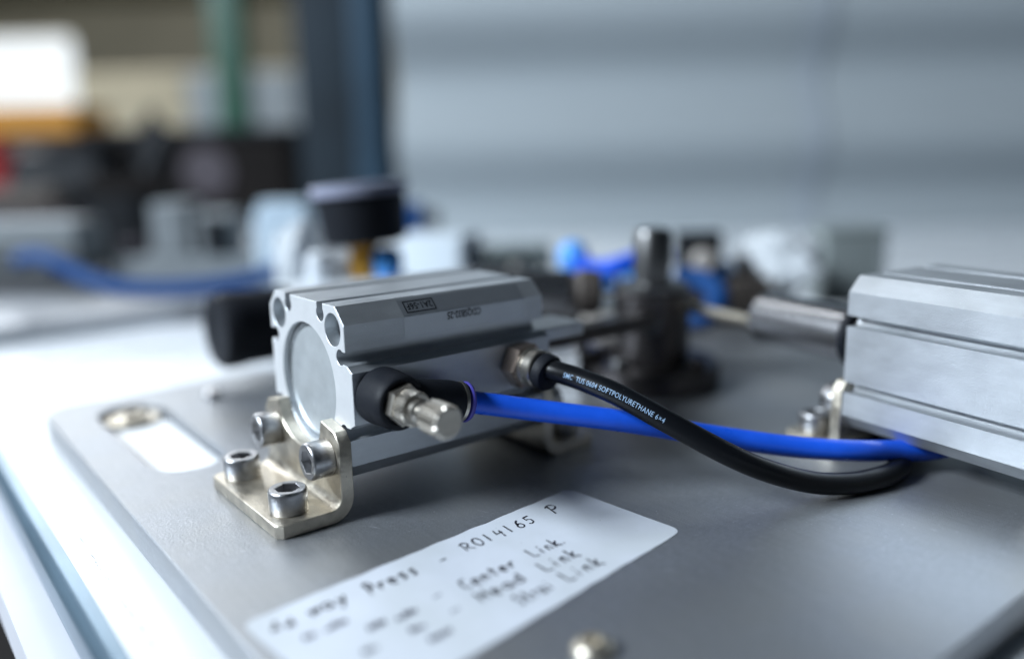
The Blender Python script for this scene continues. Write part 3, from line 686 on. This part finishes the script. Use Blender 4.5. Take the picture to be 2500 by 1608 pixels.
# brown clamp and grey block at the back right, with a crumpled bag
boxes('clamp_block', stand(1775, 450, 0), YAW, 'low brown clamp block under the crumpled bag', 'block',
      [('lower_jaw', 'box', -19, 19, -9, 9, 0, 12, 1, 'brown_block'), ('upper_jaw', 'box', -17, 10, -8, 8, 12.2, 25, 1.5, 'brown_block'), ('jaw_screw', 'turn', cylp(4, 5), (-4, 0, 25), (0, 0, 1), 'dark_steel')])
boxes('grey_housing', stand(1985, 500, 0), YAW, 'tall grey housing behind the right cylinder', 'housing',
      [('housing_body', 'box', -18, 18, -14, 14, 0, 42, 1.5, 'housing_grey'), ('side_rib', 'box', 14, 17, -15.4, -14.1, 4, 42, .3, 'pale_grey'), ('housing_lid', 'box', -18.5, 18.5, -14.5, 14.5, 42.1, 45, .6, 'housing_grey')])
def crumpled(name, c, rx, ry, rz_, seed, m_, label):
    bm = bmesh.new(); bmesh.ops.create_icosphere(bm, subdivisions=4, radius=1)
    for v in bm.verts:
        p_ = v.co.copy(); d = noise.noise(p_ * 1.7 + Vector((seed, 0, 0))) * .35 + abs(noise.noise(p_ * 4.1 + Vector((0, seed, 0)))) * .30 - abs(noise.noise(p_ * 9.3 + Vector((0, 0, seed)))) * .14
        p_ *= 1 + d; v.co = (p_.x * rx, p_.y * ry, p_.z * rz_)
    return tag(finish(bm, m_, name, M=Matrix.Translation(c)), label, 'plastic bag')
crumpled('plastic_bag', at(1818, 612, 462), 24, 15, 17, 2.3, 'clear_plastic', 'crumpled clear plastic bag beside the grey housing')
crumpled('plastic_bag', at(705, 615, 430), 13, 12, 20, 5.1, 'clear_plastic', 'crumpled clear plastic wrap left of the gauge stem')

# second jig plate at the back left
J = empty('jig_plate', (-500, 90, ZB)); tag(J, 'second grey jig plate on the bench at the far left', 'metal plate')
bm = bmesh.new(); ext(bm, [rrect(-165, -140, 165, 190, 10)], .05, 10, .8); finish(bm, 'plate_back', 'plate', J)
ZJ = ZB + 10
boxes('grey_actuator', stand(70, 640, ZJ), YAW, 'pale grey actuator block at the far left', 'actuator',
      [('actuator_body', 'box', -70, 45, -22, 22, 8, 48, 4, 'pale_grey'), ('actuator_foot', 'box', -60, 38, -18, 18, 0, 8, 1, 'dark_steel'), ('side_band', 'box', -66, 40, -23, -22.1, 18, 26, .4, 'mid_steel')])
boxes('steel_fixture', stand(450, 660, ZJ), YAW, 'stepped grey steel fixture right of the pale actuator', 'fixture',
      [('fixture_base', 'box', -62, 58, -24, 24, 0, 18, 1.5, 'pale_grey'), ('fixture_block', 'box', -26, 2, -18, 18, 18.2, 58, 2, 'pale_grey'), ('fixture_arm', 'box', 4, 36, -14, 14, 18.2, 50, 2, 'pale_grey'), ('fixture_pin', 'turn', cylp(8, 26), (22, -18, 20), (0, 0, 1), 'charcoal'), ('fixture_boss', 'turn', cylp(9, 12), (-44, -8, 18.2), (0, 0, 1), 'lilac')])
boxes('dark_clamp', stand(300, 720, ZJ), YAW, 'black toggle clamp behind the steel fixture', 'clamp',
      [('clamp_body', 'box', -26, 14, -12, 12, 0, 60, 3, 'charcoal'), ('clamp_arm', 'box', -30, 40, -8, 8, 60.2, 78, 2, 'dark_brown'), ('clamp_handle', 'turn', cylp(7, 44, 2), (20, 0, 76), (.5, 0, .8), 'charcoal')])
boxes('pale_valve', stand(664, 620, ZB), YAW, 'tall pale blue valve left of the pressure gauge', 'valve',
      [('valve_body', 'box', -19, 20, -14, 14, 0, 64, 3, 'pale_blue'), ('valve_cap', 'box', -16, 17, -12, 12, 64.2, 69, 1.5, 'pale_blue'), ('valve_port', 'turn', cylp(6, 6), (0, -14, 20), (0, -1, 0), 'white_plastic')])
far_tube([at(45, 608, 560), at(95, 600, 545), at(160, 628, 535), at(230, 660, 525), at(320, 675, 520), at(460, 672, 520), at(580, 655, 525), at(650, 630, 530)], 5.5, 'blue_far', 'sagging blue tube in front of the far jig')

# dark crate and clutter further back
boxes('dark_crate', stand(540, 1250), YAW, 'dark brown crate in front of the green post', 'crate',
      [('crate_side', 'box', -170, 105, -60, 60, 4, 128, 5, 'dark_brown'), ('crate_rim', 'box', -174, 109, -64, 64, 128.2, 140, 3, 'charcoal'), ('crate_handle', 'turn', cylp(34, 3, 1), (-8, -61, 80), (0, -1, 0), 'lilac'), ('crate_foot', 'box', -160, 95, -50, 50, 0, 4, 1, 'charcoal')])
boxes('dark_motor', stand(175, 1150), YAW, 'dark grey motor left of the brown crate', 'motor',
      [('motor_body', 'turn', cylp(46, 120, 6), (-60, 0, 66), (1, 0, .05), 'charcoal'), ('motor_foot', 'box', -50, 60, -40, 40, 0, 24, 3, 'dark_brown'), ('motor_box', 'box', -20, 50, -30, 30, 108, 122, 4, 'charcoal')])
boxes('small_knob_tower', stand(378, 1200), YAW, 'black pointed knob sticking up from the clutter', 'knob',
      [('tower', 'box', -24, 24, -20, 20, 0, 118, 6, 'charcoal'), ('knob_top', 'turn', [(22, 0), (20, 16), (12, 34), (6, 48)], (0, 0, 118), (0, 0, 1), 'charcoal')])
boxes('orange_tray', stand(110, 1500), YAW, 'orange tray under the bright window', 'tray',
      [('tray_side', 'box', -130, 95, -60, 60, 40, 142, 8, 'brown_block'), ('tray_rim', 'box', -136, 101, -66, 66, 142.2, 188, 4, 'orange'), ('tray_foot', 'box', -100, 80, -40, 40, 0, 40, 3, 'dark_brown')])
boxes('red_can', stand(8, 1300), YAW, 'red can at the left edge of the picture', 'can',
      [('can_body', 'turn', cylp(30, 120, 4), (0, 0, 0), (0, 0, 1), 'red'), ('can_cap', 'turn', cylp(14, 20, 3), (0, 0, 120), (0, 0, 1), 'red')])
boxes('cardboard_pile', stand(60, 1000), YAW, 'pile of brown and lilac cloth at the far left', 'cloth',
      [('lower_fold', 'box', -60, 75, -30, 30, 0, 40, 14, 'lilac'), ('upper_fold', 'box', -60, 50, -26, 26, 40.2, 70, 12, 'brown_block')])
# blue-grey column
e = boxes('machine_column', stand(838, 1150), YAW, 'dark blue grey machine column left of the pale wall', 'column',
      [('column_post', 'box', -62, 50, -40, 40, 0, 700, 4, 'column'), ('cable_duct', 'box', 12, 46, -52, -40.2, 0, 700, 3, 'column_light'), ('column_foot', 'box', -70, 58, -48, 44, 0, 8, 1, 'column')])
# green post, pale panels, far wall with a window
boxes('green_post', stand(572, 1900), YAW, 'green painted post standing behind the brown crate', 'post',
      [('post', 'box', -32, 32, -32, 32, 0, 900, 3, 'green_paint'), ('post_foot', 'box', -60, 60, -60, 60, 0, 12, 1, 'green_paint'), ('post_band', 'box', -33, 33, -33, 33, 300, 320, 1, 'green_paint')])
boxes('beige_cabinet', stand(480, 2500), YAW, 'beige cabinet behind the green post', 'cabinet',
      [('cabinet_body', 'box', -290, 330, -100, 100, -820, 330, 6, 'beige'), ('cabinet_door', 'box', -280, 15, -108, -100.2, -780, 322, 3, 'beige'), ('cabinet_door', 'box', 21, 320, -108, -100.2, -780, 322, 3, 'pale_grey')])
pw = at(450, 350, 3300)
fw = empty('workshop_wall', (pw.x, pw.y, -850), YAW); tag(fw, 'beige far workshop wall with a bright window', 'wall')
bm = bmesh.new()
wx0, wx1, wz0, wz1 = -1150, -415, 1120, 1400
ext(bm, [rrect(-1600, 0, 900, 2300, 1), rrect(wx0, wz0, wx1, wz1, 40)], 0, 120)
finish(bm, 'beige', 'wall_face', fw, M=XZ)
bm = bmesh.new(); ext(bm, [rrect(wx0 - 5, wz0 - 5, wx1 + 5, wz1 + 5, 40)], 60, 70); finish(bm, 'window_light', 'window_pane', fw, M=XZ)
bm = bmesh.new(); box(bm, -1600, 900, -90, -1, 1510, 1640, 6); finish(bm, 'olive', 'ceiling_beam', fw)
